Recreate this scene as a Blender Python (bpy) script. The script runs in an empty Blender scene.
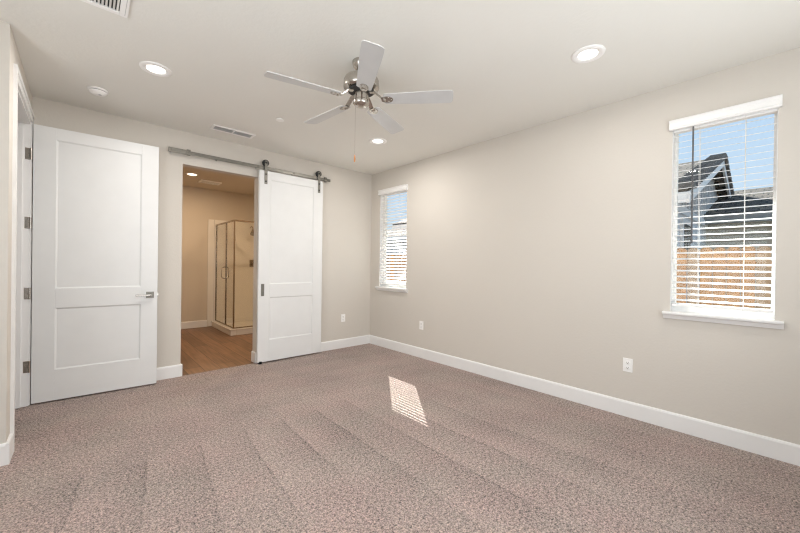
import bpy, bmesh, math, random
from mathutils import Vector, Matrix
random.seed(7)
S = bpy.context.scene
COL = S.collection

# ------------------------------------------------------------------ camera
YAW, PITCH, ROLL = math.radians(42.294), math.radians(-0.184), math.radians(0.7536)
CAM = Vector((0.0, 0.0, 1.2718))
fw = Vector((math.sin(YAW)*math.cos(PITCH), math.cos(YAW)*math.cos(PITCH), math.sin(PITCH)))
rt = Vector((math.cos(YAW), -math.sin(YAW), 0)); up = rt.cross(fw)
r2 = rt*math.cos(ROLL)+up*math.sin(ROLL); u2 = -rt*math.sin(ROLL)+up*math.cos(ROLL)
cd = bpy.data.cameras.new('camera'); cam = bpy.data.objects.new('camera', cd); COL.objects.link(cam)
cd.sensor_width = 36; cd.lens = 348.886/800*36; cd.clip_start = 0.02; cd.clip_end = 200
m = Matrix.Identity(4)
for i in range(3):
    m[i][0], m[i][1], m[i][2], m[i][3] = r2[i], u2[i], -fw[i], CAM[i]
cam.matrix_world = m
S.camera = cam

# ------------------------------------------------------------------ world, sun, added daylight, exposure
w = bpy.data.worlds.new('sky'); S.world = w; w.use_nodes = True
nt = w.node_tree; nt.nodes.clear()
tc = nt.nodes.new('ShaderNodeTexCoord'); sx = nt.nodes.new('ShaderNodeSeparateXYZ')
rp = nt.nodes.new('ShaderNodeValToRGB'); bg = nt.nodes.new('ShaderNodeBackground'); wo = nt.nodes.new('ShaderNodeOutputWorld')
nt.links.new(tc.outputs['Generated'], sx.inputs[0]); nt.links.new(sx.outputs['Z'], rp.inputs[0])
nt.links.new(rp.outputs[0], bg.inputs[0]); nt.links.new(bg.outputs[0], wo.inputs[0])
rp.color_ramp.elements[0].position = 0.0; rp.color_ramp.elements[0].color = (0.66, 0.76, 0.88, 1)
rp.color_ramp.elements[1].position = 0.75; rp.color_ramp.elements[1].color = (0.36, 0.56, 0.88, 1)
e = rp.color_ramp.elements.new(0.28); e.color = (0.50, 0.655, 0.86, 1)
bg.inputs[1].default_value = 1.15

sd = bpy.data.lights.new('sun', 'SUN'); sun = bpy.data.objects.new('sun', sd); COL.objects.link(sun)
sd.energy = 25.0; sd.angle = math.radians(0.05); sd.color = (1.0, 0.975, 0.94)
sun.rotation_euler = Vector((-1, -1.255, -1.155)).to_track_quat('-Z', 'Y').to_euler()
sun.location = (8, 9, 9)

def area_light(name, loc, direction, sx_, sy_, energy, color):
    l = bpy.data.lights.new(name, 'AREA'); l.shape = 'RECTANGLE'; l.size = sx_; l.size_y = sy_
    l.energy = energy; l.color = color
    o = bpy.data.objects.new(name, l); COL.objects.link(o); o.location = loc
    o.rotation_euler = Vector(direction).to_track_quat('-Z', 'Z').to_euler()
    return o
# added area lights standing in for daylight, behind and left of the camera
area_light('added_rear_daylight', (1.15, -1.06, 1.40), (-0.15, 1, 0.6), 2.5, 1.6, 64, (0.93, 0.96, 1.0))
area_light('added_side_daylight', (-1.52, 1.0, 1.40), (1, 0, 0.6), 1.7, 1.6, 42, (0.93, 0.96, 1.0))
S.view_settings.view_transform = 'Standard'
S.view_settings.look = 'None'
S.view_settings.exposure = 0.0
S.view_settings.gamma = 1.0
S.view_settings.use_curve_mapping = False
S.cycles.max_bounces = 12; S.cycles.diffuse_bounces = 8; S.cycles.transparent_max_bounces = 16
S.cycles.use_denoising = True
S.cycles.filter_width = 1.2
S.cycles.denoising_prefilter = 'NONE'
S.cycles.use_adaptive_sampling = False
S.cycles.sample_clamp_indirect = 6

# ------------------------------------------------------------------ materials
def lin(r, g, b):
    f = lambda c: (c/255/12.92) if c/255 <= 0.04045 else ((c/255+0.055)/1.055)**2.4
    return (f(r), f(g), f(b), 1)

def mat(name, color, rough=0.5, metal=0.0, noise=None, bump=None, spec=0.5, coat=0):
    """noise=(scale, amount) albedo mottling, bump=(scale, strength, distance)"""
    m = bpy.data.materials.new(name); m.use_nodes = True; n = m.node_tree; b = n.nodes['Principled BSDF']
    b.inputs['Roughness'].default_value = rough; b.inputs['Metallic'].default_value = metal
    b.inputs['Specular IOR Level'].default_value = spec
    if coat: b.inputs['Coat Weight'].default_value = coat
    t = n.nodes.new('ShaderNodeTexCoord')
    sc, am = noise if noise else (6.0, 0.015)
    nz = n.nodes.new('ShaderNodeTexNoise'); nz.inputs['Scale'].default_value = sc; nz.inputs['Detail'].default_value = 4
    n.links.new(t.outputs['Object'], nz.inputs['Vector'])
    mp = n.nodes.new('ShaderNodeMapRange'); mp.inputs[1].default_value = 0.3; mp.inputs[2].default_value = 0.7
    mp.inputs[3].default_value = 1-am; mp.inputs[4].default_value = 1+am
    n.links.new(nz.outputs[0], mp.inputs[0])
    mx = n.nodes.new('ShaderNodeVectorMath'); mx.operation = 'SCALE'; mx.inputs[0].default_value = color[:3]
    n.links.new(mp.outputs[0], mx.inputs['Scale']); n.links.new(mx.outputs[0], b.inputs['Base Color'])
    if bump:
        nb = n.nodes.new('ShaderNodeTexNoise'); nb.inputs['Scale'].default_value = bump[0]; nb.inputs['Detail'].default_value = 3
        n.links.new(t.outputs['Object'], nb.inputs['Vector'])
        bp = n.nodes.new('ShaderNodeBump'); bp.inputs['Strength'].default_value = bump[1]; bp.inputs['Distance'].default_value = bump[2]
        n.links.new(nb.outputs[0], bp.inputs['Height']); n.links.new(bp.outputs[0], b.inputs['Normal'])
    return m

M = {}
M['wall'] = mat('wall_paint', (0.61, 0.572, 0.518), 0.85, bump=(55, 0.22, 0.004), noise=(1.2, 0.012))
M['ceiling'] = mat('ceiling_paint', (0.775, 0.765, 0.72), 0.9, bump=(38, 0.28, 0.005), noise=(1.2, 0.012))
M['bath_wall'] = mat('bathroom_paint', (0.60, 0.53, 0.44), 0.8, bump=(55, 0.2, 0.004), noise=(1.2, 0.012))
M['white'] = mat('white_trim_paint', (0.80, 0.795, 0.785), 0.38)
M['door'] = mat('white_door_paint', (0.745, 0.75, 0.745), 0.42)
M['plastic'] = mat('white_plastic', (0.88, 0.87, 0.85), 0.35)
M['vinyl'] = mat('white_vinyl', (0.85, 0.85, 0.84), 0.35)
M['slat'] = mat('blind_slat', (0.86, 0.855, 0.84), 0.4)
M['blade'] = mat('fan_blade_finish', (0.56, 0.56, 0.555), 0.3, noise=(9, 0.03))
M['nickel'] = mat('brushed_nickel', (0.50, 0.47, 0.43), 0.22, 1.0, noise=(40, 0.05))
M['steel'] = mat('steel_rail', (0.24, 0.23, 0.205), 0.45, 1.0, noise=(30, 0.06))
M['dark'] = mat('dark_gap', (0.03, 0.03, 0.03), 0.6)
M['black'] = mat('black_rubber', (0.02, 0.02, 0.02), 0.5)
M['grey'] = mat('grey_wand', (0.10, 0.10, 0.105), 0.3)
M['cord'] = mat('white_cord', (0.75, 0.75, 0.73), 0.7)
M['acrylic'] = mat('white_acrylic', (0.74, 0.70, 0.64), 0.25)
M['fob'] = mat('wood_fob', (0.50, 0.20, 0.06), 0.4)
M['bronze'] = mat('shower_metal', (0.33, 0.27, 0.21), 0.25, 1.0)
M['duct'] = mat('vent_inside', (0.10, 0.10, 0.10), 0.7)
M['ventgrey'] = mat('vent_louver', (0.55, 0.55, 0.54), 0.5)

def emis(name, col, s):
    m = bpy.data.materials.new(name); m.use_nodes = True; b = m.node_tree.nodes['Principled BSDF']
    b.inputs['Base Color'].default_value = (0.8, 0.8, 0.8, 1)
    b.inputs['Emission Color'].default_value = (*col, 1); b.inputs['Emission Strength'].default_value = s
    return m
M['lens'] = emis('lit_lens', (1.0, 0.96, 0.90), 3.0)
M['warm_lens'] = emis('warm_lit_lens', (1.0, 0.86, 0.66), 4.0)

def glass(name, tint, refl):
    m = bpy.data.materials.new(name); m.use_nodes = True; n = m.node_tree; n.nodes.clear()
    o = n.nodes.new('ShaderNodeOutputMaterial'); mx = n.nodes.new('ShaderNodeMixShader')
    t = n.nodes.new('ShaderNodeBsdfTransparent'); t.inputs[0].default_value = (*tint, 1)
    g = n.nodes.new('ShaderNodeBsdfGlossy'); g.inputs['Roughness'].default_value = 0.02
    f = n.nodes.new('ShaderNodeLayerWeight'); f.inputs[0].default_value = 0.5
    p5 = n.nodes.new('ShaderNodeMath'); p5.operation = 'POWER'; p5.inputs[1].default_value = 5
    k = n.nodes.new('ShaderNodeMath'); k.operation = 'MULTIPLY_ADD'; k.inputs[1].default_value = refl*0.8; k.inputs[2].default_value = 0.035*refl
    n.links.new(f.outputs['Facing'], p5.inputs[0]); n.links.new(p5.outputs[0], k.inputs[0]); n.links.new(k.outputs[0], mx.inputs[0])
    n.links.new(t.outputs[0], mx.inputs[1]); n.links.new(g.outputs[0], mx.inputs[2]); n.links.new(mx.outputs[0], o.inputs[0])
    return m
M['glass'] = glass('window_glass', (0.96, 0.98, 0.97), 0.4)
M['shower_glass'] = glass('shower_glass', (0.97, 0.965, 0.94), 1.0)

def carpet():
    m = bpy.data.materials.new('carpet'); m.use_nodes = True; n = m.node_tree; b = n.nodes['Principled BSDF']; L = n.links
    b.inputs['Roughness'].default_value = 1.0; b.inputs['Specular IOR Level'].default_value = 0.1
    b.inputs['Sheen Weight'].default_value = 0.15
    t = n.nodes.new('ShaderNodeTexCoord')
    def mth(op, a, c=None, d=None):
        q = n.nodes.new('ShaderNodeMath'); q.operation = op
        for i, v in enumerate((a, c, d)):
            if v is None: continue
            if isinstance(v, (int, float)): q.inputs[i].default_value = v
            else: L.new(v, q.inputs[i])
        return q.outputs[0]
    def noise(scale, det=3, vec=None, rough=0.5):
        q = n.nodes.new('ShaderNodeTexNoise'); q.inputs['Scale'].default_value = scale; q.inputs['Detail'].default_value = det
        q.inputs['Roughness'].default_value = rough
        L.new(vec or t.outputs['Object'], q.inputs['Vector']); return q.outputs[0]
    def rng(v, a, c, d, e_):
        q = n.nodes.new('ShaderNodeMapRange'); q.inputs[1].default_value = a; q.inputs[2].default_value = c
        q.inputs[3].default_value = d; q.inputs[4].default_value = e_; L.new(v, q.inputs[0]); return q.outputs[0]
    sp = n.nodes.new('ShaderNodeSeparateXYZ'); L.new(t.outputs['Object'], sp.inputs[0])
    x, y = sp.outputs[0], sp.outputs[1]
    wob = noise(0.9, 2)
    # vacuum strokes: lay of the pile changes across each stroke, with a crisp edge
    lean = mth('MULTIPLY', mth('MULTIPLY_ADD', x, -0.075, 0.16), mth('SUBTRACT', y, 2.7))
    u = mth('ADD', mth('SUBTRACT', x, lean), mth('MULTIPLY_ADD', wob, 0.10, -0.055))
    saw = mth('FRACT', mth('DIVIDE', mth('ADD', u, 3.05), 0.305))
    sawv = rng(saw, 0.15, 1.0, 0.35, -1.0)
    edge = rng(mth('ABSOLUTE', mth('SUBTRACT', saw, 0.97)), 0.0, 0.035, -1.0, 0.0)
    amp = mth('MULTIPLY', rng(noise(1.0, 2, rough=0.4), 0.36, 0.60, 0.25, 1.0), rng(mth('MULTIPLY_ADD', noise(3.0, 2), 0.3, y), 2.86, 2.92, 1.0, 0.12))
    amp = mth('MULTIPLY', amp, rng(x, 1.6, 2.9, 1.0, 0.45))
    cross = rng(mth('FRACT', mth('DIVIDE', mth('MULTIPLY_ADD', x, 0.12, mth('MULTIPLY_ADD', wob, 0.12, y)), 0.36)), 0.0, 1.0, -0.035, 0.03)
    cross = mth('MULTIPLY', cross, rng(y, 2.75, 2.85, 0.0, 1.0))
    stroke = mth('ADD', cross, mth('MULTIPLY', mth('ADD', mth('MULTIPLY', sawv, 0.15), mth('MULTIPLY', edge, 0.22)), amp))
    big = rng(noise(1.6, 4), 0.3, 0.7, -0.10, 0.10)
    pile = rng(noise(120, 2, rough=0.7), 0.38, 0.64, -0.50, 0.50)
    pile2 = rng(noise(55, 2, rough=0.6), 0.36, 0.64, -0.28, 0.28)
    tot = mth('ADD', mth('ADD', stroke, big), mth('ADD', pile, pile2))
    f = mth('ADD', tot, 1.0)
    hue = n.nodes.new('ShaderNodeMix'); hue.data_type = 'RGBA'
    L.new(rng(noise(2.4, 3), 0.35, 0.65, 0, 1), hue.inputs[0])
    hue.inputs[6].default_value = (0.49, 0.372, 0.335, 1); hue.inputs[7].default_value = (0.465, 0.378, 0.335, 1)
    mx = n.nodes.new('ShaderNodeVectorMath'); mx.operation = 'SCALE'
    L.new(hue.outputs[2], mx.inputs[0]); L.new(f, mx.inputs['Scale']); L.new(mx.outputs[0], b.inputs['Base Color'])
    bp = n.nodes.new('ShaderNodeBump'); bp.inputs['Strength'].default_value = 0.8; bp.inputs['Distance'].default_value = 0.01
    L.new(mth('ADD', pile, pile2), bp.inputs['Height']); L.new(bp.outputs[0], b.inputs['Normal'])
    return m
M['carpet'] = carpet()

def planks(name, c1, c2, along='y', width=0.17, length=1.2, gap=0.003, rough=0.4, grain=1.0, gapc=(0.04, 0.02, 0.012)):
    m = bpy.data.materials.new(name); m.use_nodes = True; n = m.node_tree; b = n.nodes['Principled BSDF']; L = n.links
    t = n.nodes.new('ShaderNodeTexCoord'); mp = n.nodes.new('ShaderNodeMapping'); L.new(t.outputs['Object'], mp.inputs[0])
    if along == 'y': mp.inputs['Rotation'].default_value = (0, 0, math.pi/2)
    if along == 'z': mp.inputs['Rotation'].default_value = (0, math.pi/2, 0)
    br = n.nodes.new('ShaderNodeTexBrick'); L.new(mp.outputs[0], br.inputs[0])
    br.inputs['Color1'].default_value = (*c1, 1); br.inputs['Color2'].default_value = (*c2, 1)
    br.inputs['Mortar'].default_value = (*gapc, 1); br.inputs['Scale'].default_value = 1
    br.inputs['Mortar Size'].default_value = gap; br.inputs['Brick Width'].default_value = length; br.inputs['Row Height'].default_value = width
    br.offset = 0.37
    m2 = n.nodes.new('ShaderNodeMapping'); m2.inputs['Scale'].default_value = (1.5, 22, 22); L.new(mp.outputs[0], m2.inputs[0])
    nz = n.nodes.new('ShaderNodeTexNoise'); nz.inputs['Scale'].default_value = 1.6; nz.inputs['Detail'].default_value = 5
    L.new(m2.outputs[0], nz.inputs[0])
    r = n.nodes.new('ShaderNodeMapRange'); r.inputs[1].default_value = 0.3; r.inputs[2].default_value = 0.7
    r.inputs[3].default_value = 1-0.28*grain; r.inputs[4].default_value = 1+0.28*grain; L.new(nz.outputs[0], r.inputs[0])
    mx = n.nodes.new('ShaderNodeVectorMath'); mx.operation = 'SCALE'; L.new(br.outputs[0], mx.inputs[0]); L.new(r.outputs[0], mx.inputs['Scale'])
    L.new(mx.outputs[0], b.inputs['Base Color']); b.inputs['Roughness'].default_value = rough
    if rough > 0.8: b.inputs['Specular IOR Level'].default_value = 0.05
    return m
M['wood'] = planks('wood_plank_floor', (0.115, 0.06, 0.033), (0.25, 0.138, 0.075), 'y', 0.18, 1.2)
M['fence1'] = mat('weathered_fence_board', (0.44, 0.25, 0.12), 0.85, noise=(5, 0.3))
M['fence2'] = mat('orange_fence_board', (0.66, 0.31, 0.09), 0.85, noise=(5, 0.25))
M['fence3'] = mat('grey_fence_board', (0.38, 0.27, 0.18), 0.85, noise=(5, 0.3))
M['roof'] = planks('concrete_roof_tile', (0.125, 0.11, 0.095), (0.085, 0.078, 0.07), 'y', 0.34, 0.3, 0.02, 0.85, 0.6, gapc=(0.035, 0.035, 0.035))
M['tile_edge'] = mat('roof_edge_tile', (0.13, 0.125, 0.12), 0.8, noise=(12, 0.3))
M['siding'] = mat('grey_siding', (0.27, 0.27, 0.26), 0.8, noise=(8, 0.1))
M['stucco'] = mat('pale_stucco', (0.62, 0.63, 0.64), 0.9, bump=(40, 0.3, 0.01))
M['beige'] = mat('beige_stucco', (0.58, 0.52, 0.42), 0.9, bump=(40, 0.3, 0.01))
M['ground'] = mat('bare_ground', (0.30, 0.25, 0.19), 1.0, noise=(3, 0.3))
M['darkglass'] = mat('dark_window_glass', (0.05, 0.06, 0.07), 0.1)

# ------------------------------------------------------------------ mesh helpers (coordinates are world metres)
class MB:
    def __init__(s): s.v = []; s.f = []; s.sm = []
    def add(s, vs, fs, smooth=False):
        k = len(s.v); s.v += [Vector(p) for p in vs]; s.f += [tuple(i+k for i in f) for f in fs]; s.sm += [smooth]*len(fs); return s
    def box(s, a, b, T=None):
        x0, y0, z0 = a; x1, y1, z1 = b
        x0, x1 = min(x0, x1), max(x0, x1); y0, y1 = min(y0, y1), max(y0, y1); z0, z1 = min(z0, z1), max(z0, z1)
        vs = [Vector(p) for p in ((x0,y0,z0),(x1,y0,z0),(x1,y1,z0),(x0,y1,z0),(x0,y0,z1),(x1,y0,z1),(x1,y1,z1),(x0,y1,z1))]
        if T: vs = [T @ p for p in vs]
        return s.add(vs, [(0,3,2,1),(4,5,6,7),(0,1,5,4),(1,2,6,5),(2,3,7,6),(3,0,4,7)])
    def lathe(s, c, prof, n=32, axis=(0, 0, 1), T=None):
        """prof: (radius, height) along axis from c"""
        q = Vector((0, 0, 1)).rotation_difference(Vector(axis).normalized()); c = Vector(c)
        vs, fs = [], []
        for r, h in prof:
            for i in range(n):
                a = 2*math.pi*i/n; vs.append(c + q @ Vector((r*math.cos(a), r*math.sin(a), h)))
        for j in range(len(prof)-1):
            for i in range(n):
                fs.append((j*n+i, j*n+(i+1) % n, (j+1)*n+(i+1) % n, (j+1)*n+i))
        fs.append(tuple(range(n))[::-1]); fs.append(tuple((len(prof)-1)*n+i for i in range(n)))
        if T: vs = [T @ p for p in vs]
        return s.add(vs, fs, True)
    def tube(s, pts, r, n=10, T=None):
        pts = [Vector(p) for p in pts]; vs, fs = [], []
        for j, p in enumerate(pts):
            d = (pts[min(j+1, len(pts)-1)]-pts[max(j-1, 0)]).normalized()
            q = Vector((0, 0, 1)).rotation_difference(d)
            rr = r[j] if isinstance(r, (list, tuple)) else r
            for i in range(n):
                a = 2*math.pi*i/n; vs.append(p + q @ Vector((rr*math.cos(a), rr*math.sin(a), 0)))
        for j in range(len(pts)-1):
            for i in range(n): fs.append((j*n+i, j*n+(i+1) % n, (j+1)*n+(i+1) % n, (j+1)*n+i))
        fs.append(tuple(range(n))[::-1]); fs.append(tuple((len(pts)-1)*n+i for i in range(n)))
        if T: vs = [T @ p for p in vs]
        return s.add(vs, fs, True)
    def prism(s, poly, d, T=None):
        """poly: list of 3D points, d: extrusion vector"""
        k = len(poly); d = Vector(d); vs = [Vector(p) for p in poly]; vs += [p+d for p in vs]
        if T: vs = [T @ p for p in vs]
        fs = [tuple(range(k))[::-1], tuple(range(k, 2*k))] + [(i, (i+1) % k, k+(i+1) % k, k+i) for i in range(k)]
        return s.add(vs, fs)
    def build(s, name, material, parent=None, bevel=0, origin=None):
        lo = [min(p[i] for p in s.v) for i in range(3)]; hi = [max(p[i] for p in s.v) for i in range(3)]
        o = Vector(origin) if origin else Vector(((lo[0]+hi[0])/2, (lo[1]+hi[1])/2, lo[2]))
        me = bpy.data.meshes.new(name)
        me.from_pydata([tuple(p-o) for p in s.v], [], s.f)
        bm = bmesh.new(); bm.from_mesh(me); bmesh.ops.recalc_face_normals(bm, faces=bm.faces); bm.to_mesh(me); bm.free()
        for p, sm in zip(me.polygons, s.sm): p.use_smooth = sm
        if any(s.sm):
            bm = bmesh.new(); bm.from_mesh(me)
            for e_ in bm.edges:
                if len(e_.link_faces) == 2 and e_.calc_face_angle(0) > 0.7: e_.smooth = False
            bm.to_mesh(me); bm.free()
        me.materials.append(M[material] if isinstance(material, str) else material)
        ob = bpy.data.objects.new(name, me); COL.objects.link(ob)
        if parent is not None:
            ob.parent = parent; ob.location = o - wpos(parent)
        else: ob.location = o
        if bevel:
            b = ob.modifiers.new('bevel', 'BEVEL'); b.width = bevel; b.segments = 2; b.limit_method = 'ANGLE'
        return ob
def wpos(o):
    p = o.location.copy()
    while o.parent: o = o.parent; p += o.location
    return p
def tag(o, label=None, cat=None, group=None, kind=None):
    if label: o['label'] = label
    if cat: o['category'] = cat
    if group: o['group'] = group
    if kind: o['kind'] = kind
    return o
def empty(name, loc):
    o = bpy.data.objects.new(name, None); COL.objects.link(o); o.location = loc; o.empty_display_size = 0.1
    return o
def struct(o, label=None, cat=None): return tag(o, label, cat, None, 'structure')
def copy_tree(o, loc=None, parent=None):
    c = o.copy(); COL.objects.link(c)
    if parent is not None: c.parent = parent
    if loc is not None: c.location = loc
    for ch in list(o.children): copy_tree(ch, None, c)
    return c

# ------------------------------------------------------------------ room measures
XR, YB, XL, H = 3.4735, 4.5304, -0.3447, 2.74
YF = 3.25          # face of the wall that turns left towards the camera
YR, XW = -1.10, -1.56
WT = 0.14
BH = 0.134         # baseboard height
W1 = (0.035, 0.607, 0.93, 2.40)
W2 = (3.685, 4.300, 0.93, 2.40)
OPN = (0.819, 1.648, 0.0, 2.375)      # bathroom opening in the back wall
DL = (3.49, 4.435, 0.0, 2.475)        # door opening in the left wall

def wall(name, axis, p0, p1, thick, z0, z1, holes, material, label, far_material=None):
    """axis 'x': wall face in plane x=p0[0], runs along y; thick signed. holes: (a0,a1,z0,z1) along the run."""
    if axis == 'x': f0, a0, a1 = p0[0], p0[1], p1[1]; P = lambda d, a, z: (f0+d, a, z)
    else: f0, a0, a1 = p0[1], p0[0], p1[0]; P = lambda d, a, z: (a, f0+d, z)
    A = sorted({a0, a1, *[h[0] for h in holes], *[h[1] for h in holes]})
    Z = sorted({z0, z1, *[h[2] for h in holes], *[h[3] for h in holes]})
    solid = {}
    for i in range(len(A)-1):
        for j in range(len(Z)-1):
            ca, cz = (A[i]+A[i+1])/2, (Z[j]+Z[j+1])/2
            solid[i, j] = not any(h[0] < ca < h[1] and h[2] < cz < h[3] for h in holes)
    b = MB()
    for (i, j), s in solid.items():
        if not s: continue
        q = [(A[i], Z[j]), (A[i+1], Z[j]), (A[i+1], Z[j+1]), (A[i], Z[j+1])]
        for d in (0, thick): b.add([P(d, a, z) for a, z in q], [(0, 1, 2, 3)])
        for di, dj, e0, e1 in ((-1, 0, 3, 0), (1, 0, 1, 2), (0, -1, 0, 1), (0, 1, 2, 3)):
            if not solid.get((i+di, j+dj), False):
                b.add([P(0, *q[e0]), P(0, *q[e1]), P(thick, *q[e1]), P(thick, *q[e0])], [(0, 1, 2, 3)])
    o = b.build(name, material)
    me = o.data; bm = bmesh.new(); bm.from_mesh(me); bmesh.ops.remove_doubles(bm, verts=bm.verts, dist=1e-5)
    bmesh.ops.recalc_face_normals(bm, faces=bm.faces); bm.to_mesh(me); bm.free()
    if far_material:
        me.materials.append(M[far_material])
        for p in me.polygons:
            c = p.center + o.location; v = c[0] if axis == 'x' else c[1]
            if abs(v-(f0+thick)) < 1e-3: p.material_index = 1
    return struct(o, label, 'wall')

W3 = (-2, -1, 0, 0)
wall('wall_right', 'x', (XR, YR-WT), (XR, YB+WT), WT, -0.35, H+0.1, [W1, W2], 'wall', 'long greige painted wall with two blinded windows')
wall('wall_back', 'y', (XL-0.0, YB), (XR, YB), 0.12, 0, H, [OPN], 'wall', 'greige painted wall with the open bathroom doorway and sliding door', 'bath_wall')
wall('wall_left', 'x', (XL, YF), (XL, YB), -0.115, 0, H, [DL], 'wall', 'short greige wall holding the open hinged door')
wall('wall_front', 'y', (XW, YF), (XL-0.115, YF), 0.115, 0, H, [], 'wall', 'greige wall face at the left edge, turning the corner')
# rear side, behind the camera: unseen windows added for daylight
R1 = (0.10, 1.25, 0.6, 2.35); R2 = (1.45, 2.60, 0.6, 2.35); R3 = (0.15, 1.85, 0.6, 2.35)
wall('wall_rear', 'y', (XW, YR), (XR, YR), -WT, 0, H, [R1, R2], 'wall', 'greige wall behind the viewer')
wall('wall_side', 'x', (XW, YR-WT), (XW, YF+0.115), -WT, 0, H, [R3], 'wall', 'greige wall to the left of the viewer')

struct(MB().box((XW-WT, YR-WT, -0.2), (XR, YF, 0)).box((XL, YF, -0.2), (XR, YB, 0)).build('floor', 'carpet', origin=(0, 0, 0)), 'mottled pinkish taupe carpet with vacuum strokes', 'floor')
struct(MB().box((XW-WT, YR-WT, H), (XR, YB, H+0.12)).build('ceiling', 'ceiling', origin=(0, 0, H)), 'pale textured bedroom ceiling', 'ceiling')

# bathroom shell
BX0, BX1, BY = 0.30, 3.30, 7.73
struct(MB().box((BX0, YB, -0.2), (BX1, BY+0.1, -0.004)).build('bathroom_floor', 'wood', origin=(0, 0, 0)), 'brown wood plank floor of the bathroom', 'floor')
struct(MB().box((BX0, YB+0.12, H), (BX1, BY+0.1, H+0.1)).build('bathroom_ceiling', 'bath_wall', origin=(0, 0, H)), 'warm lit bathroom ceiling', 'ceiling')
wall('wall_bathroom', 'y', (BX0, BY), (BX1, BY), 0.1, 0, H, [], 'bath_wall', 'warm tan far wall of the bathroom')
wall('wall_bathroom_west', 'x', (BX0, YB+0.12), (BX0, BY), -0.1, 0, H, [], 'bath_wall', 'bathroom side wall')
wall('wall_bathroom_east', 'x', (BX1, YB+0.12), (BX1, BY), 0.1, 0, H, [], 'bath_wall', 'bathroom side wall beyond the shower')
# hall beyond the hinged door
struct(MB().box((-1.7, YF, -0.2), (XL, YB+0.2, -0.006)).build('hall_floor', 'carpet', origin=(0, 0, 0)), 'shaded taupe carpet beyond the hinged door', 'floor')
wall('wall_hall', 'x', (-1.56, YF+0.115), (-1.56, YB+0.12), -0.1, 0, H, [], 'wall', 'hall wall')
wall('wall_hall_end', 'y', (-1.56, YB), (XL, YB), 0.12, 0, H, [], 'wall', 'hall end wall')
struct(MB().box((-1.66, YF, H), (XL, YB+0.12, H+0.12)).build('hall_ceiling', 'ceiling', origin=(0, 0, H)), 'hall ceiling', 'ceiling')

# ------------------------------------------------------------------ baseboards
BT = 0.016
def board(b, a, c, nrm):
    """profiled baseboard from a to c (xy), standing proud along nrm"""
    (x0, y0), (x1, y1) = a, c; nx, ny = nrm
    prof = [(0, 0), (BT, 0), (BT, BH-0.016), (BT-0.004, BH-0.004), (BT-0.009, BH), (0, BH)]
    b.prism([(x0+nx*t, y0+ny*t, z) for t, z in prof], (x1-x0, y1-y0, 0))
def bboard(name, segs, label, material='white'):
    b = MB()
    for s in segs: board(b, *s)
    struct(b.build(name, material), label, 'baseboard')
bboard('baseboard_right', [((XR, YR), (XR, YB-BT), (-1, 0))], 'long white baseboard under the windows')
bboard('baseboard_back', [((1.648-BT, YB), (XR, YB), (0, -1)), ((1.648, YB-0), (1.648, YB+0.12), (-1, 0)),
                          ((XL, YB), (0.819+BT, YB), (0, -1)), ((0.819, YB), (0.819, YB+0.12), (1, 0))], 'white baseboard along the doorway wall')
bboard('baseboard_left', [((XL, YF-BT), (XL, 3.403), (1, 0)), ((XW, YF), (XL, YF), (0, -1))], 'short white baseboard wrapping the corner at the left edge')
bboard('baseboard_rear', [((XW, YR), (XR, YR), (0, 1)), ((XW, YR), (XW, YF), (1, 0))], 'white baseboard behind the viewer')
bboard('baseboard_bathroom', [((BX0, BY), (1.84, BY), (0, -1)), ((BX0, YB+0.12), (BX0, BY), (1, 0))], 'white baseboard of the bathroom far wall')

# ------------------------------------------------------------------ hinged door with casing (left wall)
b = MB(); cw, ct = 0.085, 0.017
def casing_piece(b, y0, y1, z0, z1):
    b.box((XL, y0, z0), (XL+ct*0.6, y1, z1)); 
y0, y1, zt = DL[0], DL[1], DL[3]
b.box((XL, y0-cw, 0.001), (XL+0.012, y0-0.006, zt+0.006)).box((XL, y0-cw-0.001, 0.002), (XL+0.018, y0-cw+0.03, zt+cw-0.032))
b.box((XL, y1+0.006, 0.001), (XL+0.012, YB-BT-0.001, zt+0.006))
b.box((XL, y0-cw, zt+0.006), (XL+0.012, YB-0.002, zt+cw)).box((XL, y0-cw-0.001, zt+cw-0.032), (XL+0.018, YB-0.003, zt+cw+0.001))
b.box((XL-0.114, y0+0.001, 0), (XL+0.001, y0+0.018, zt-0.018)).box((XL-0.114, y1-0.012, 0), (XL+0.001, y1-0.001, zt-0.018)).box((XL-0.114, y0+0.001, zt-0.018), (XL+0.001, y1-0.001, zt-0.001))
b.box((XL-0.085, y1-0.024, 0.001), (XL-0.045, y1-0.0115, zt-0.019))
struct(b.build('trim_1', 'white'), 'white casing and jamb around the hinged door opening', 'door casing')

def panel_leaf(wd, ht, th, panels, rec=0.009, T=None):
    """leaf in local x 0..wd, y 0 (front) .. th (back), z 0..ht, panels (x0,x1,z0,z1) recessed in both faces"""
    b = MB()
    b.box((0.002, rec, 0.002), (wd-0.002, th-rec, ht-0.002), T)
    xs0, xs1 = panels[0][0], panels[0][1]
    zs = sorted([(p[2], p[3]) for p in panels])
    for ya, yb_ in ((0, rec+0.001), (th-rec-0.001, th)):
        b.box((0, ya, 0), (xs0, yb_, ht), T); b.box((xs1, ya, 0), (wd, yb_, ht), T)
        z = 0
        for za, zb in zs + [(ht, ht)]:
            b.box((xs0, ya, z), (xs1, yb_, za), T); z = zb
    # sloping sticking around every panel on the front
    k = 0.012
    for x0, x1, za, zb in panels:
        for P0, P1, off in (((x0, za), (x0, zb), (k, 0)), ((x1, za), (x1, zb), (-k, 0)), ((x0, za), (x1, za), (0, k)), ((x0, zb), (x1, zb), (0, -k))):
            tri = [Vector((P0[0], 0.003, P0[1])), Vector((P0[0], rec, P0[1])), Vector((P0[0]+off[0], rec, P0[1]+off[1]))]
            b.prism(tri, (P1[0]-P0[0], 0, P1[1]-P0[1]), T)
    return b
d1 = empty('door_1', (XL+0.02, 4.43, 0)); struct(d1, 'white two panel hinged door standing open against the wall', 'door')
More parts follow.
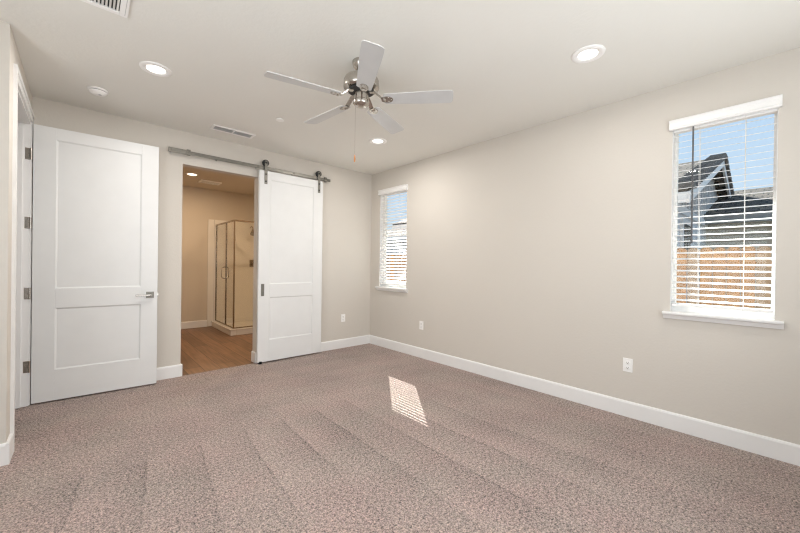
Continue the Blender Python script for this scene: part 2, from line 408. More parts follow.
ang = math.atan2(-0.045, 0.905)
TD = Matrix.Translation((-0.327, 4.422, 0.014)) @ Matrix.Rotation(ang, 4, 'Z')
LW, LH = 0.906, 2.452
PX0, PX1 = 0.146, 0.766
panel_leaf(LW, LH, 0.036, [(PX0, PX1, 0.275, 0.832), (PX0, PX1, 1.008, 2.345)], T=TD).build('leaf', 'door', d1, bevel=0.0015)
for z in (2.20, 1.60, 0.985, 0.345):
    hb = MB().tube([(-0.3385, 4.412, z-0.05), (-0.3385, 4.412, z+0.05)], 0.0075, 12)
    hb.box((-0.375, 4.4215, z-0.05), (-0.337, 4.424, z+0.05))
    for dz in (-0.033, 0, 0.033): hb.lathe((-0.360 + (0.008 if dz == 0 else 0), 4.4215, z+dz), [(0.004, 0), (0.003, 0.0012)], 8, (0, -1, 0))
    hb.build('hinge', 'nickel', d1)
# lever handle
hz = 0.922
hh = MB().box((LW-0.096, -0.009, hz-0.032), (LW-0.030, 0, hz+0.032), TD)
hl = hh.build('handle_plate', 'steel', d1, bevel=0.002)
lv = MB().lathe((LW-0.063, -0.008, hz), [(0.016, 0), (0.016, 0.006), (0.011, 0.01), (0.011, 0.045), (0.009, 0.05)], 20, (0, -1, 0), TD)
lv.box((LW-0.185, -0.058, hz-0.009), (LW-0.052, -0.044, hz+0.009), TD)
lv.build('lever', 'nickel', hl, bevel=0.003)
MB().box((LW-0.001, 0.006, hz-0.028), (LW+0.0015, 0.030, hz+0.028), TD).box((LW, 0.012, hz-0.01), (LW+0.010, 0.024, hz+0.01), TD).build('latch', 'nickel', d1)

# ------------------------------------------------------------------ sliding barn door, its rail
d2 = empty('door_2', (2.09, 4.47, 0)); struct(d2, 'white two panel sliding door hanging beside the bathroom doorway', 'door')
BXA, BXB, BYF = 1.637, 2.535, 4.447
TB = Matrix.Translation((BXA, BYF, 0.018))
panel_leaf(BXB-BXA, 2.437, 0.034, [(0.146, 0.755, 0.275, 0.822), (0.146, 0.755, 0.992, 2.330)], T=TB).build('leaf', 'door', d2, bevel=0.0015)
RZ = 2.492
for x in (1.718, 2.472):
    s = MB().box((x-0.018, BYF-0.0065, 2.285), (x+0.018, BYF-0.0005, RZ+0.075))
    s.lathe((x, BYF-0.0005, RZ+0.075), [(0.018, 0), (0.018, 0.006)], 20, (0, -1, 0))
    hs = s.build('hanger_strap', 'steel', d2)
    wh = MB().lathe((x, BYF+0.001, RZ+0.063), [(0.040, 0), (0.041, 0.006), (0.032, 0.009), (0.032, 0.023), (0.041, 0.026), (0.040, 0.032)], 32, (0, 1, 0))
    wh.build('wheel', 'black', hs)
    bo = MB()
    for z in (2.32, 2.41, RZ+0.063): bo.lathe((x, BYF-0.0065, z), [(0.011, 0), (0.011, 0.004), (0.007, 0.009)], 14, (0, -1, 0))
    bo.build('bolt', 'black', hs)
px, pz = BXA+0.055, 0.936
fp = MB()
fp.box((px-0.020, BYF-0.003, pz-0.078), (px-0.014, BYF, pz+0.078)).box((px+0.014, BYF-0.003, pz-0.078), (px+0.020, BYF, pz+0.078))
fp.box((px-0.020, BYF-0.003, pz+0.066), (px+0.020, BYF, pz+0.078)).box((px-0.020, BYF-0.003, pz-0.078), (px+0.020, BYF, pz-0.064))
fp.box((px-0.015, BYF-0.0008, pz-0.07), (px+0.015, BYF+0.0005, pz+0.07))
fp.build('flush_pull', 'steel', d2)
MB().box((BXA+0.02, BYF-0.018, 0.0), (BXA+0.05, BYF+0.05, 0.012)).box((BXA+0.02, BYF-0.018, 0.0), (BXA+0.05, BYF-0.004, 0.03)).build('floor_guide', 'black', d2)

rail = empty('sliding_door_rail', (1.66, YB, RZ))
tag(rail, 'long grey steel flat rail mounted above the bathroom doorway', 'door rail')
rb = MB().box((0.672, BYF+0.014, RZ-0.020), (2.665, BYF+0.021, RZ+0.020)); rb.build('track', 'steel', rail, bevel=0.001)
for x in (0.70, 1.16, 1.62, 2.10, 2.63):
    sp_ = MB().lathe((x, BYF+0.021, RZ), [(0.013, 0), (0.013, YB-BYF-0.021)], 16, (0, 1, 0))
    sp_.lathe((x, BYF+0.014, RZ), [(0.012, 0), (0.012, 0.004), (0.006, 0.008)], 14, (0, -1, 0)); sp_.build('standoff', 'steel', rail)
for x in (0.862, 2.585):
    MB().box((x-0.018, BYF+0.004, RZ-0.028), (x+0.018, BYF+0.030, RZ+0.034)).lathe((x, BYF+0.004, RZ+0.005), [(0.008, 0), (0.006, 0.006)], 12, (0, -1, 0)).build('end_stop', 'steel', rail, bevel=0.002)
MB().box((0.672, BYF+0.006, RZ-0.027), (0.835, BYF+0.013, RZ+0.024)).build('end_bracket', 'steel', rail, bevel=0.002)

# ------------------------------------------------------------------ windows
def window(name, W, label, nx=1):
    y0, y1, z0, z1 = W; X = XR
    r = empty(name, (X, (y0+y1)/2, z0)); struct(r, label, 'window')
    # vinyl frame near the outer face
    xf0, xf1 = X+0.075, X+0.125; k = 0.020
    b = MB().box((xf0, y0+0.001, z0+0.001), (xf1, y0+k, z1-0.001)).box((xf0, y1-k, z0+0.001), (xf1, y1-0.001, z1-0.001)).box((xf0, y0+k, z0+0.001), (xf1, y1-k, z0+0.066)).box((xf0, y0+k, z1-k), (xf1, y1-k, z1-0.001))
    b.build('window_frame', 'vinyl', r, bevel=0.002)
    MB().box((xf0+0.022, y0+k, z0+k), (xf0+0.026, y1-k, z1-k)).build('pane', 'glass', r)
    # reveal liner and stool
    MB().box((X+0.0005, y0+0.0005, z0+0.004), (xf0, y0+0.004, z1-0.0045)).box((X+0.0005, y1-0.004, z0+0.004), (xf0, y1-0.0005, z1-0.0045)).box((X+0.0005, y0+0.0005, z1-0.0045), (xf0, y1-0.0005, z1-0.0005)).build('reveal', 'white', r)
    s = MB()
    prof = [(0.0, -0.052), (-0.018, -0.052), (-0.024, -0.040), (-0.034, -0.022), (-0.050, -0.016), (-0.053, -0.004), (-0.049, 0.004), (0.0, 0.004)]
    s.prism([(X+a, y0-0.042, z0+z) for a, z in prof], (0, y1-y0+0.084, 0))
    s.box((X, y0+0.0005, z0+0.0005), (xf0, y1-0.0005, z0+0.004))
    s.build('window_sill', 'white', r, bevel=0.0015)
    return r
window('window_1', W1, 'near window of the right wall looking onto the fence')
window('window_2', W2, 'narrow far window near the room corner')

def blind(W, label, tilt, wand_y, wand_mat='grey'):
    y0, y1, z0, z1 = W; X = XR
    r = empty('window_blind', (X, (y0+y1)/2, z0)); tag(r, label, 'window blind', 'white slatted window blinds')
    XC = X+0.030                                   # slat centreline inside the reveal
    hw, th = 0.0225, 0.0022
    b = MB(); zt, zb = z1-0.075, z0+0.098; n = int(round((zt-zb)/0.0465)); ys, ye = y0+0.008, y1-0.008
    ca, sa = math.cos(tilt), math.sin(tilt)
    for i in range(n+1):
        z = zb+(zt-zb)*i/n; pts = []
        top, bot = [], []
        for k in range(5):
            u = -1+k/2; c = 0.0012*(1-u*u)
            top.append((u*hw, c+th/2)); bot.append((u*hw, c-th/2))
        poly = [(XC+px_*ca-pz_*sa, ys, z+px_*sa+pz_*ca) for px_, pz_ in top+bot[::-1]]
        b.prism(poly, (0, ye-ys, 0))
    b.build('slats', 'slat', r)
    MB().box((XC-0.024, ys, z0+0.046), (XC+0.024, ye, z0+0.068)).build('bottom_rail', 'slat', r, bevel=0.004)
    hr = MB().box((XC-0.024, ys, z1-0.045), (XC+0.026, ye, z1-0.004)); hr.build('head_rail', 'slat', r)
    # valance standing proud of the wall with moulded profile and returns
    vz0, vz1 = z1-0.030, z1+0.046
    prof = [(0, vz0), (-0.030, vz0), (-0.036, vz0+0.012), (-0.030, vz0+0.020), (-0.028, vz1-0.024), (-0.034, vz1-0.012), (-0.040, vz1-0.004), (-0.038, vz1), (0, vz1)]
    MB().prism([(X+a, y0-0.018, z) for a, z in prof], (0, y1-y0+0.036, 0)).build('valance', 'slat', r, bevel=0.001)
    for f in (0.275, 0.712):
        y = y0+(y1-y0)*f
        c = MB().tube([(XC-0.0262, y, z0+0.02), (XC-0.0262, y, z1-0.02)], 0.0016, 6).tube([(XC+0.0262, y, z0+0.02), (XC+0.0262, y, z1-0.02)], 0.0016, 6)
        c.build('ladder_cord', 'cord', r)
    MB().tube([(X-0.006, wand_y, z1-0.02), (X-0.008, wand_y, z1-0.84), (X-0.008, wand_y, z1-0.93)], [0.0055, 0.0055, 0.007], 10).build('tilt_wand', wand_mat, r)
    return r
blind(W1, 'open white slat blind on the near window, in front of fence and gable', math.radians(14), 0.479)
blind(W2, 'open white slat blind on the narrow far window beside the room corner', math.radians(28), W2[1]-0.10, 'cord')

# unseen windows added behind and left of the camera for daylight
for i, (a0, a1, z0, z1) in enumerate((R1, R2)):
    r = empty('window_%d' % (i+3), ((a0+a1)/2, YR, z0)); struct(r, 'unseen tall window added behind the viewer for daylight', 'window'); k = 0.05; ya, yb_ = YR-0.13, YR-0.08
    b = MB().box((a0, ya, z0), (a0+k, yb_, z1)).box((a1-k, ya, z0), (a1, yb_, z1)).box((a0, ya, z0), (a1, yb_, z0+k)).box((a0, ya, z1-k), (a1, yb_, z1)).box((a0, ya, 1.45), (a1, yb_, 1.5))
    b.build('window_frame', 'vinyl', r); MB().box((a0+k, ya+0.02, z0+k), (a1-k, ya+0.024, z1-k)).build('pane', 'glass', r)
a0, a1, z0, z1 = R3
r = empty('window_5', (XW, (a0+a1)/2, z0)); struct(r, 'unseen window added to the left of the viewer for daylight', 'window'); k = 0.05; xa, xb = XW-0.13, XW-0.08
b = MB().box((xa, a0, z0), (xb, a0+k, z1)).box((xa, a1-k, z0), (xb, a1, z1)).box((xa, a0, z0), (xb, a1, z0+k)).box((xa, a0, z1-k), (xb, a1, z1))
b.build('window_frame', 'vinyl', r); MB().box((xa+0.02, a0+k, z0+k), (xa+0.024, a1-k, z1-k)).build('pane', 'glass', r)

# ------------------------------------------------------------------ outlets
def outlet(loc, nrm, label, first=[None]):
    """plate in local frame: x along wall, y outwards"""
    o = first[0]
    if o is None:
        o = empty('wall_outlet', (0, 0, 0)); first[0] = o
        o['group'] = 'white wall outlets near the baseboard'; o['category'] = 'outlet'
        MB().box((-0.036, 0, -0.058), (0.036, 0.006, 0.058)).build('cover_plate', 'plastic', o, bevel=0.002)
        for dz in (-0.022, 0.022):
            rc = MB().lathe((0, 0.006, dz), [(0.0165, 0), (0.0165, 0.002), (0.0150, 0.003)], 20, (0, 1, 0)).build('receptacle', 'plastic', o)
            MB().box((-0.008, 0.0088, dz-0.001), (-0.0055, 0.0096, dz+0.009)).box((0.0055, 0.0088, dz-0.001), (0.008, 0.0096, dz+0.007)).lathe((0, 0.0088, dz-0.008), [(0.0032, 0), (0.0032, 0.0008)], 10, (0, 1, 0)).build('slot', 'dark', rc)
        MB().lathe((0, 0.006, 0), [(0.003, 0), (0.002, 0.0012)], 10, (0, 1, 0)).build('screw', 'plastic', o)
    else: o = copy_tree(o)
    o.location = loc; o.rotation_euler = (0, 0, nrm); o['label'] = label
    return o
outlet((XR, 0.891, 0.441), math.pi/2, 'white outlet on the right wall below the near window')
outlet((XR, 3.36, 0.447), math.pi/2, 'small white outlet on the right wall between the two windows, beside the far one')
outlet((2.956, YB, 0.455), math.pi, 'white outlet on the back wall between sliding door and room corner')

# ------------------------------------------------------------------ ceiling things
def downlight(x, y, label, first=[None]):
    o = first[0]
    if o is None:
        o = empty('recessed_downlight', (0, 0, H)); first[0] = o
        tag(o, None, 'ceiling light', 'recessed ceiling downlights')
        b = MB(); n = 48; prof = [(0.104, 0.0), (0.102, -0.006), (0.092, -0.011), (0.066, -0.007), (0.060, -0.002), (0.060, 0.0)]
        vs, fs = [], []
        for r_, h_ in prof:
            for i in range(n):
                a = 2*math.pi*i/n; vs.append((r_*math.cos(a), r_*math.sin(a), H+h_))
        for j in range(len(prof)-1):
            for i in range(n): fs.append((j*n+i, j*n+(i+1) % n, (j+1)*n+(i+1) % n, (j+1)*n+i))
        b.add(vs, fs, True); b.build('trim_ring', 'plastic', o)
        MB().lathe((0, 0, H-0.004), [(0.0605, 0), (0.0605, 0.003)], 40).build('lens', 'lens', o)
        l = bpy.data.lights.new('downlight_lamp', 'AREA'); l.shape = 'DISK'; l.size = 0.12; l.energy = 18; l.color = (1.0, 0.965, 0.92)
        lo = bpy.data.objects.new('downlight_lamp', l); COL.objects.link(lo); lo.parent = o; lo.location = (0, 0, -0.012)
    else: o = copy_tree(o)
    o.location = (x, y, H); o['label'] = label
    return o
downlight(0.401, 3.226, 'lit recessed downlight above the open hinged door')
d_ = downlight(2.556, 0.92, 'lit recessed downlight nearest the near window')
for c_ in d_.children:
    if c_.type == 'LIGHT': c_.data = c_.data.copy(); c_.data.energy = 8
downlight(2.574, 3.246, 'small lit recessed downlight seen just below the fan blades')
downlight(0.401, 0.92, 'recessed downlight overhead, behind the viewer')

sdm = empty('smoke_detector', (0.086, 3.968, H)); tag(sdm, 'round white smoke detector on the ceiling near the hinged door', 'smoke detector')
MB().lathe((0.086, 3.968, H-0.012), [(0.066, 0), (0.070, 0.003), (0.070, 0.012)], 40).build('base', 'plastic', sdm)
MB().lathe((0.086, 3.968, H-0.018), [(0.058, 0), (0.058, 0.006)], 40).build('gap_ring', 'duct', sdm)
MB().lathe((0.086, 3.968, H-0.040), [(0.020, 0), (0.042, 0.003), (0.056, 0.012), (0.062, 0.023)], 40).build('cover', 'plastic', sdm)
MB().lathe((0.100, 3.955, H-0.043), [(0.011, 0), (0.011, 0.004)], 16).build('test_button', 'ventgrey', sdm)
sp = MB().lathe((1.469, 3.452, H-0.016), [(0.036, 0), (0.041, 0.002), (0.041, 0.006), (0.028, 0.007), (0.028, 0.016)], 36).build('sprinkler_cover', 'plastic')
tag(sp, 'small round white sprinkler cover plate on the ceiling beside the fan', 'sprinkler cover')

# supply vent near the doorway
vx0, vx1, vy0, vy1 = 1.012, 1.452, 4.070, 4.222
sv = empty('ceiling_vent', ((vx0+vx1)/2, (vy0+vy1)/2, H)); tag(sv, 'white rectangular supply vent with two louver banks above the doorway', 'vent', 'ceiling vents')
b = MB(); t = 0.026; zf = H-0.008
b.box((vx0+t, vy0, zf), (vx1-t, vy0+t, H)).box((vx0+t, vy1-t, zf), (vx1-t, vy1, H)).box((vx0, vy0, zf), (vx0+t, vy1, H)).box((vx1-t, vy0, zf), (vx1, vy1, H))
xm = (vx0+vx1)/2; b.box((xm-0.008, vy0+t, zf), (xm+0.008, vy1-t, H)); b.build('frame', 'plastic', sv, bevel=0.002)
b = MB()
for i in range(12):
    y = vy0+t+0.006+(vy1-vy0-2*t-0.012)*i/11
    T = Matrix.Translation((0, y, H-0.005)) @ Matrix.Rotation(math.radians(35), 4, 'X')
    b.box((vx0+t, -0.0045, -0.0005), (vx1-t, 0.0045, 0.0005), T)
b.build('louvers', 'ventgrey', sv)
MB().box((vx0+t, vy0+t, H-0.0012), (vx1-t, vy1-t, H-0.0004)).build('duct_opening', 'ventgrey', sv)

# return vent at the top left of the picture
rx0, rx1, ry0, ry1 = -0.40, 0.188, 2.36, 2.662
rv = empty('ceiling_vent', ((rx0+rx1)/2, (ry0+ry1)/2, H)); tag(rv, 'white ceiling vent with dark slots cut by the top edge of the photo', 'vent', 'ceiling vents')
b = MB(); zf = H-0.012
b.box((rx0+0.055, ry0, zf), (rx1-0.04, ry0+0.03, H)).box((rx0+0.055, ry1-0.03, zf), (rx1-0.04, ry1, H)).box((rx0, ry0, zf), (rx0+0.055, ry1, H)).box((rx1-0.040, ry0, zf), (rx1, ry1, H))
b.build('frame', 'plastic', rv, bevel=0.003)
b = MB(); i = 0; x = rx0+0.06
while x < rx1-0.045:
    T = Matrix.Translation((x, 0, H-0.007)) @ Matrix.Rotation(math.radians(-40), 4, 'Y')
    b.box((-0.006, ry0+0.03, -0.0007), (0.006, ry1-0.03, 0.0007), T); x += 0.0165
b.build('louvers', 'plastic', rv)
MB().box((rx0+0.03, ry0+0.03, H-0.0012), (rx1-0.03, ry1-0.03, H-0.0004)).build('duct_opening', 'dark', rv)
MB().box((rx1-0.016, ry0+0.015, zf-0.0006), (rx1-0.013, ry1-0.02, zf+0.001)).build('latch_seam', 'ventgrey', rv)

# ------------------------------------------------------------------ ceiling fan
FX, FY = 1.486, 2.075
fan = empty('ceiling_fan', (FX, FY, H)); tag(fan, 'five bladed ceiling fan with pale blades and brushed nickel motor', 'ceiling fan')
MB().lathe((FX, FY, H), [(0.068, 0), (0.068, -0.012), (0.060, -0.035), (0.042, -0.058), (0.024, -0.068), (0.016, -0.070)], 40).build('canopy', 'nickel', fan)
MB().tube([(FX, FY, H-0.06), (FX, FY, 2.615)], 0.0125, 20).build('downrod', 'nickel', fan)
MB().lathe((FX, FY, 0), [(0.018, 2.640), (0.030, 2.632), (0.040, 2.630), (0.100, 2.625), (0.121, 2.616), (0.127, 2.602), (0.129, 2.555), (0.124, 2.546), (0.100, 2.538), (0.060, 2.533)], 56).build('motor_housing', 'nickel', fan)
MB().lathe((FX, FY, 0), [(0.094, 2.534), (0.094, 2.526), (0.070, 2.520)], 48).build('flywheel', 'dark', fan)
MB().lathe((FX, FY, 0), [(0.040, 2.528), (0.052, 2.515), (0.053, 2.465), (0.058, 2.460), (0.058, 2.440), (0.050, 2.428), (0.030, 2.420), (0.010, 2.417)], 40).build('switch_housing', 'nickel', fan)
BZ = 2.47; R0, R1_ = 0.165, 0.66
for k in range(5):
    a = math.radians(167.9+72*k); T = Matrix.Translation((FX, FY, 0)) @ Matrix.Rotation(a, 4, 'Z')
    # blade: local x outwards, y tangent (ccw); leading edge low
    TP = T @ Matrix.Translation((0, 0, BZ)) @ Matrix.Rotation(math.radians(-12), 4, 'X')
    out = []; hw0, hw1 = 0.052, 0.066
    outl = [(R0, -hw0+0.012), (R0+0.010, -hw0)]
    outl += [(R0+0.05+0.40*i/6*1.0, -(hw0+(hw1-hw0)*min(1, (i+1)/6))) for i in range(7)]
    outl += [(R1_-0.018, -hw1+0.001)]
    outl += [(R1_-0.005, -hw1+0.010), (R1_, -hw1+0.028), (R1_, hw1-0.028), (R1_-0.005, hw1-0.010), (R1_-0.018, hw1-0.001)]
    outl += [(R0+0.05+0.40*i/6*1.0, (hw0+(hw1-hw0)*min(1, (i+1)/6))) for i in range(6, -1, -1)]
    outl += [(R0+0.010, hw0), (R0, hw0-0.012)]
    bl = MB().prism([(x_, y_, -0.003) for x_, y_ in outl], (0, 0, 0.006), TP).build('blade', 'blade', fan, bevel=0.0015)
    # blade iron: arm from flywheel, dropping, ending in a forked plate below the blade
    ib = MB()
    pr = [(0.062, 2.524), (0.10, 2.520), (0.135, 2.492), (0.165, 2.466), (0.18, 2.463)]
    for (xa, za), (xb_, zb_) in zip(pr[:-1], pr[1:]):
        ib.prism([(xa, -0.017, za), (xa, 0.017, za), (xa, 0.017, za-0.006), (xa, -0.017, za-0.006)], (xb_-xa, 0, zb_-za), T)
    pl = [(0.148, -0.015), (0.160, -0.024)] + [(0.192+0.040*math.cos(q_), 0.031*math.sin(q_)) for q_ in [math.radians(a_) for a_ in range(-120, 121, 20)]] + [(0.160, 0.024), (0.148, 0.015)]
    ib.prism([(x_, y_, -0.0085) for x_, y_ in pl], (0, 0, 0.005), TP)
    for sx_, sy_ in ((0.200, -0.018), (0.200, 0.018), (0.220, 0)): ib.lathe((sx_, sy_, -0.0085), [(0.006, 0), (0.004, -0.003)], 12, (0, 0, 1), TP)
    ib.build('blade_bracket', 'nickel', fan)
cx_, cy_ = FX-0.048, FY+0.004
ch = MB().tube([(cx_, cy_, 2.452), (cx_, cy_, 2.060)], 0.0010, 6).build('pull_chain', 'nickel', fan)
MB().lathe((cx_, cy_, 2.060), [(0.003, 0), (0.005, -0.010), (0.0065, -0.028), (0.005, -0.046), (0.002, -0.052)], 16).build('fob', 'fob', ch)

# ------------------------------------------------------------------ bathroom contents
SXL, SY0, SXR = 1.925, 6.50, 3.30     # shower curb outer corner, right wall
sh = empty('shower_enclosure', (SXL, SY0, 0)); tag(sh, 'corner shower with framed glass panels and beige curb seen through the doorway', 'shower')
b = MB().box((SXL, SY0, -0.004), (SXL+0.10, BY-0.001, 0.105)).box((SXL+0.10, SY0, -0.004), (SXR-0.001, SY0+0.10, 0.105)).box((SXL+0.10, SY0+0.10, -0.003), (SXR-0.001, BY-0.001, 0.045))
b.prism([(SXL+0.02, SY0-0.012, 0.095), (SXL-0.012, SY0-0.012, 0.095), (SXL-0.012, BY-0.001, 0.095), (SXL+0.02, BY-0.001, 0.095)], (0, 0, 0.014)).prism([(SXL+0.02, SY0-0.012, 0.095), (SXR-0.001, SY0-0.012, 0.095), (SXR-0.001, SY0+0.02, 0.095), (SXL+0.02, SY0+0.02, 0.095)], (0, 0, 0.014))
b.build('shower_base', 'acrylic', sh, bevel=0.006)
b = MB().box((1.840, BY-0.022, 0.0), (SXL+0.03, BY-0.001, 2.14)).box((SXL+0.03, BY-0.030, 0.046), (SXR-0.03, BY-0.001, 2.14)).box((SXR-0.03, SY0, 0.106), (SXR-0.001, BY-0.001, 2.14))
b.build('surround', 'acrylic', sh, bevel=0.004)
GX, GY, GZ0, GZ1 = SXL+0.065, SY0+0.065, 0.105, 2.045
DY = 7.02                              # door edge along the side run
b = MB(); q = 0.011
b.box((GX-q, GY+q, GZ1-0.028), (GX+q, BY-0.055, GZ1)).box((GX+q, GY-q, GZ1-0.028), (SXR-0.031, GY+q, GZ1))
b.box((GX-q, GY+q, GZ0+0.005), (GX+q, BY-0.055, GZ0+0.022)).box((GX+q, GY-q, GZ0+0.005), (SXR-0.031, GY+q, GZ0+0.022))
b.box((GX-q, GY-q, GZ0+0.005), (GX+q, GY+q, GZ1)).box((GX-q, BY-0.055, GZ0+0.005), (GX+q, BY-0.031, GZ1))
b.build('metal_frame', 'bronze', sh)
MB().box((GX-0.003, DY+0.02, GZ0+0.022), (GX+0.003, BY-0.055, GZ1-0.03)).build('glass_door', 'shower_glass', sh)
dr = [c for c in sh.children if c.name.startswith('glass_door')][0]
MB().box((GX-0.012, DY, GZ0+0.02), (GX+0.012, DY+0.022, GZ1-0.02)).build('door_stile', 'bronze', dr)
hy = DY+0.07
MB().tube([(GX+0.002, hy, 0.98), (GX-0.05, hy, 0.99), (GX-0.062, hy, 1.02), (GX-0.062, hy, 1.16), (GX-0.05, hy, 1.19), (GX+0.002, hy, 1.20)], 0.009, 10).tube(
    [(GX+0.002, hy, 0.98), (GX+0.05, hy, 0.99), (GX+0.062, hy, 1.02), (GX+0.062, hy, 1.16), (GX+0.05, hy, 1.19), (GX+0.002, hy, 1.20)], 0.009, 10).build('door_handle', 'nickel', dr)
MB().box((GX-0.003, GY+q, GZ0+0.022), (GX+0.003, DY, GZ1-0.03)).build('side_panel', 'shower_glass', sh)
MB().box((GX+q, GY-0.003, GZ0+0.022), (SXR-0.03, GY+0.003, GZ1-0.03)).build('front_panel', 'shower_glass', sh)
vx = 2.70
MB().box((vx-0.055, BY-0.038, 1.20), (vx+0.075, BY-0.030, 1.35)).lathe((vx+0.01, BY-0.038, 1.275), [(0.035, 0), (0.03, 0.045), (0.02, 0.055)], 24, (0, -1, 0)).box((vx, BY-0.10, 1.20), (vx+0.02, BY-0.088, 1.285)).build('valve', 'bronze', sh)
vx -= 0.10
he = MB().tube([(vx+0.05, BY-0.03, 2.03), (vx+0.05, BY-0.12, 2.06), (vx+0.045, BY-0.20, 2.02), (vx+0.04, BY-0.24, 1.97)], 0.010, 10)
he.lathe((vx+0.03, BY-0.23, 1.98), [(0.014, 0), (0.022, 0.03), (0.055, 0.10), (0.060, 0.12), (0.055, 0.125)], 28, (-0.1, -0.6, -0.8)).build('shower_head', 'nickel', sh)
bl_ = empty('bathroom_downlight', (1.33, 6.61, H)); tag(bl_, 'warm lit recessed light on the bathroom ceiling', 'ceiling light')
MB().lathe((1.33, 6.61, H-0.008), [(0.088, 0), (0.095, 0.004), (0.095, 0.008)], 36).build('trim_ring', 'plastic', bl_)
MB().lathe((1.33, 6.61, H-0.011), [(0.065, 0), (0.065, 0.004)], 36).build('lens', 'warm_lens', bl_)
for x, y, e_ in ((1.33, 6.61, 19), (2.5, 5.6, 22)):
    l = bpy.data.lights.new('bathroom_lamp', 'AREA'); l.shape = 'DISK'; l.size = 0.14; l.energy = e_; l.color = (1.0, 0.75, 0.50)
    lo = bpy.data.objects.new('bathroom_lamp', l); COL.objects.link(lo); lo.location = (x, y, H-0.02)
MB().lathe((2.5, 5.6, H-0.008), [(0.088, 0), (0.095, 0.004), (0.095, 0.008)], 36).build('bathroom_downlight', 'warm_lens')
tag(bpy.data.objects['bathroom_downlight.001'], 'second warm bathroom light hidden behind the wall', 'ceiling light')
ef = empty('exhaust_fan_grille', (1.70, 7.02, H)); tag(ef, 'white exhaust fan grille on the bathroom ceiling', 'exhaust fan')
MB().box((1.53, 6.90, H-0.018), (1.87, 7.14, H)).build('cover', 'plastic', ef, bevel=0.006)
b = MB()
for i in range(7): b.box((1.56, 6.93+i*0.03, H-0.0195), (1.84, 6.936+i*0.03, H-0.017))
b.build('slots', 'ventgrey', ef)

# ------------------------------------------------------------------ outside
GZ = -0.25
struct(MB().box((XR+WT, -25, GZ-0.1), (60, 45, GZ)).build('ground', 'ground', origin=(0, 0, 0)), 'ground of the side yard', 'ground')
# own roof overhang above the windows
struct(MB().box((XR+WT, YR-WT-0.4, 2.69), (4.36, YB+3.6, 2.86)).build('roof_overhang', 'white'), 'overhanging eave of this house', 'eave')

FXX, FT = 6.6, 1.585
fn = empty('board_fence', (FXX, 5, GZ)); tag(fn, 'brown weathered vertical board fence outside the windows', 'fence')
y = -1.6
while y < 11.4:
    wd = 0.133; k = random.choice(('fence1', 'fence1', 'fence2', 'fence3', 'fence3')) if not (0.86 < y < 1.25) else random.choice(('fence2', 'fence2', 'fence1'))
    h = FT+random.uniform(-0.008, 0.008)
    MB().prism([(FXX, y, GZ), (FXX, y+wd, GZ), (FXX, y+wd, h-0.03), (FXX, y+wd-0.03, h), (FXX, y+0.03, h), (FXX, y, h-0.03)], (0.018, 0, 0)).build('board', k, fn); y += 0.1425
y = -2.6
while y < 11.4:
    MB().box((FXX+0.018, y, GZ), (FXX+0.108, y+0.09, FT-0.04)).build('post', 'fence1', fn); y += 2.4
for z in (0.1, 1.3): MB().box((FXX+0.018, -1.6, z), (FXX+0.056, 11.4, z+0.09)).build('rail', 'fence1', fn)

# neighbour's house: ridge along y, gable end facing -y
hs = empty('neighbour_house', (13.8, 8, GZ)); tag(hs, 'neighbouring house with dark tiled gable roof and low tiled wing beyond the fence', 'house')
GYP = 1.17; AX, AZ = 12.95, 4.27; NX, NZ = 7.95, 2.62; FXE = AX+(AX-NX)
sl = (AZ-NZ)/(AX-NX)
YE = 9.15
def slope(name, xa, za, xb_, zb_, y0, y1, material, parent, th=0.10):
    return MB().prism([(xa, y0, za), (xb_, y0, zb_), (xb_, y0, zb_+th), (xa, y0, za+th)], (0, y1-y0, 0)).build(name, material, parent)
slope('roof', NX, NZ, AX, AZ, GYP, YE, 'roof', hs); slope('roof', AX, AZ, FXE, NZ, GYP, YE, 'roof', hs)
b = MB(); n = 22
for i in range(n):
    f = (i+0.5)/n; x = NX+(AX-NX)*f; z = NZ+(AZ-NZ)*f+0.12
    T = Matrix.Translation((x, GYP, z)) @ Matrix.Rotation(-math.atan(sl)+0.26, 4, 'Y')
    b.box((-0.15, -0.10, -0.05), (0.13, 0.22, 0.05), T)
    T = Matrix.Translation((2*AX-x, GYP, z)) @ Matrix.Rotation(math.atan(sl)-0.26, 4, 'Y')
    b.box((-0.13, -0.10, -0.05), (0.15, 0.22, 0.05), T)
b.build('rake_tiles', 'tile_edge', hs)
MB().prism([(NX, GYP-0.04, NZ-0.17), (AX, GYP-0.04, AZ-0.17), (AX, GYP-0.04, AZ+0.04), (NX, GYP-0.04, NZ+0.04)], (0, 0.05, 0)).prism(
    [(FXE, GYP-0.04, NZ-0.17), (AX, GYP-0.04, AZ-0.17), (AX, GYP-0.04, AZ+0.04), (FXE, GYP-0.04, NZ+0.04)], (0, 0.05, 0)).build('bargeboard', 'white', hs)
MB().box((NX-0.03, GYP, NZ-0.16), (NX+0.02, YE, NZ+0.03)).build('fascia', 'white', hs)
GW = GYP+0.28; TZ = NZ-0.10
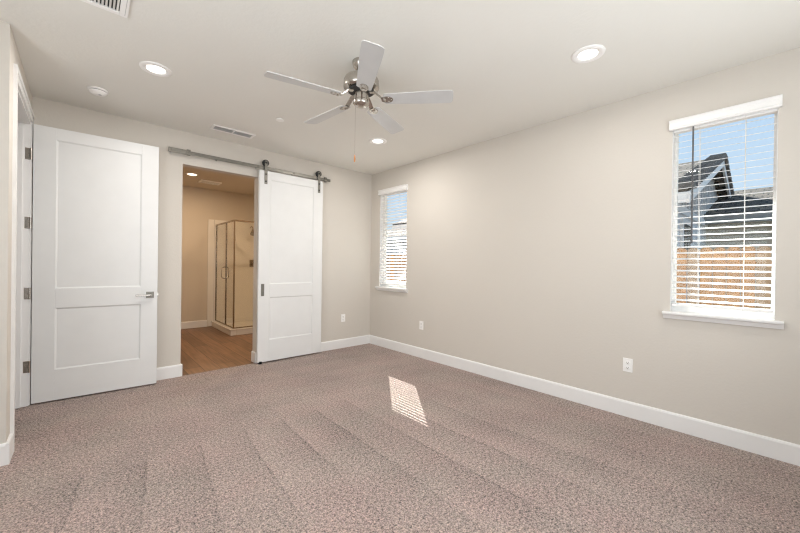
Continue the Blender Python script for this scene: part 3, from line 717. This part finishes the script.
# gable end: pale wall below, battened siding above, side wall facing the fence
MB().box((NX+0.5, GW, GZ), (FXE-0.5, GW+0.1, TZ)).build('wall', 'stucco', hs)
MB().prism([(NX+0.1, GW, TZ), (FXE-0.1, GW, TZ), (AX, GW, AZ-0.02)], (0, 0.1, 0)).build('gable_siding', 'siding', hs)
MB().box((NX+0.5, GW-0.04, TZ-0.10), (FXE-0.5, GW, TZ+0.06)).build('trim_band', 'white', hs)
b = MB(); x = NX+0.8
while x < AX+3: b.box((x, GW-0.025, TZ+0.06), (x+0.07, GW, min(NZ+(x-NX)*sl, NZ+(FXE-x)*sl)-0.04)); x += 0.30
b.build('battens', 'stucco', hs)
MB().box((NX+0.5, GW+0.1, GZ), (NX+0.6, YE-0.5, NZ+0.5*sl-0.02)).build('side_wall', 'stucco', hs)
wn = MB().box((9.15, GW-0.05, 1.15), (10.05, GW, 2.32)).build('window', 'white', hs)
MB().box((9.25, GW-0.06, 1.25), (9.58, GW-0.052, 2.22)).box((9.62, GW-0.06, 1.25), (9.95, GW-0.052, 2.22)).build('pane', 'darkglass', wn)
# a second house further along the yard, seen through the narrow far window
h2 = empty('far_house', (18.5, 18, GZ)); tag(h2, 'pale house with a low grey roof, beyond the fence through the narrow far window', 'house')
slope('roof', 14.6, 3.0, 18.5, 4.1, 13.2, 25, 'roof', h2); slope('roof', 18.5, 4.1, 22.4, 3.0, 13.2, 25, 'roof', h2)
MB().box((14.57, 13.2, 2.86), (14.6, 25, 3.08)).build('fascia', 'white', h2)
MB().prism([(15.1, 13.6, GZ), (21.9, 13.6, GZ), (21.9, 13.6, 3.1), (18.5, 13.6, 4.06), (15.1, 13.6, 3.1)], (0, 11, 0)).build('wall', 'stucco', h2)
# lower wing to the right
EX, EZ, RX, RZ_ = 12.2, 2.62, 16.4, 3.86
slope('wing_roof', EX, EZ, RX, RZ_, -8, GYP+0.27, 'roof', hs)
MB().box((EX-0.05, -8, EZ-0.16), (EX, GYP+0.27, EZ+0.06)).build('wing_fascia', 'siding', hs)
MB().box((EX+0.5, -8, GZ), (EX+0.6, GYP+0.27, EZ+0.1)).build('wing_wall', 'beige', hs)
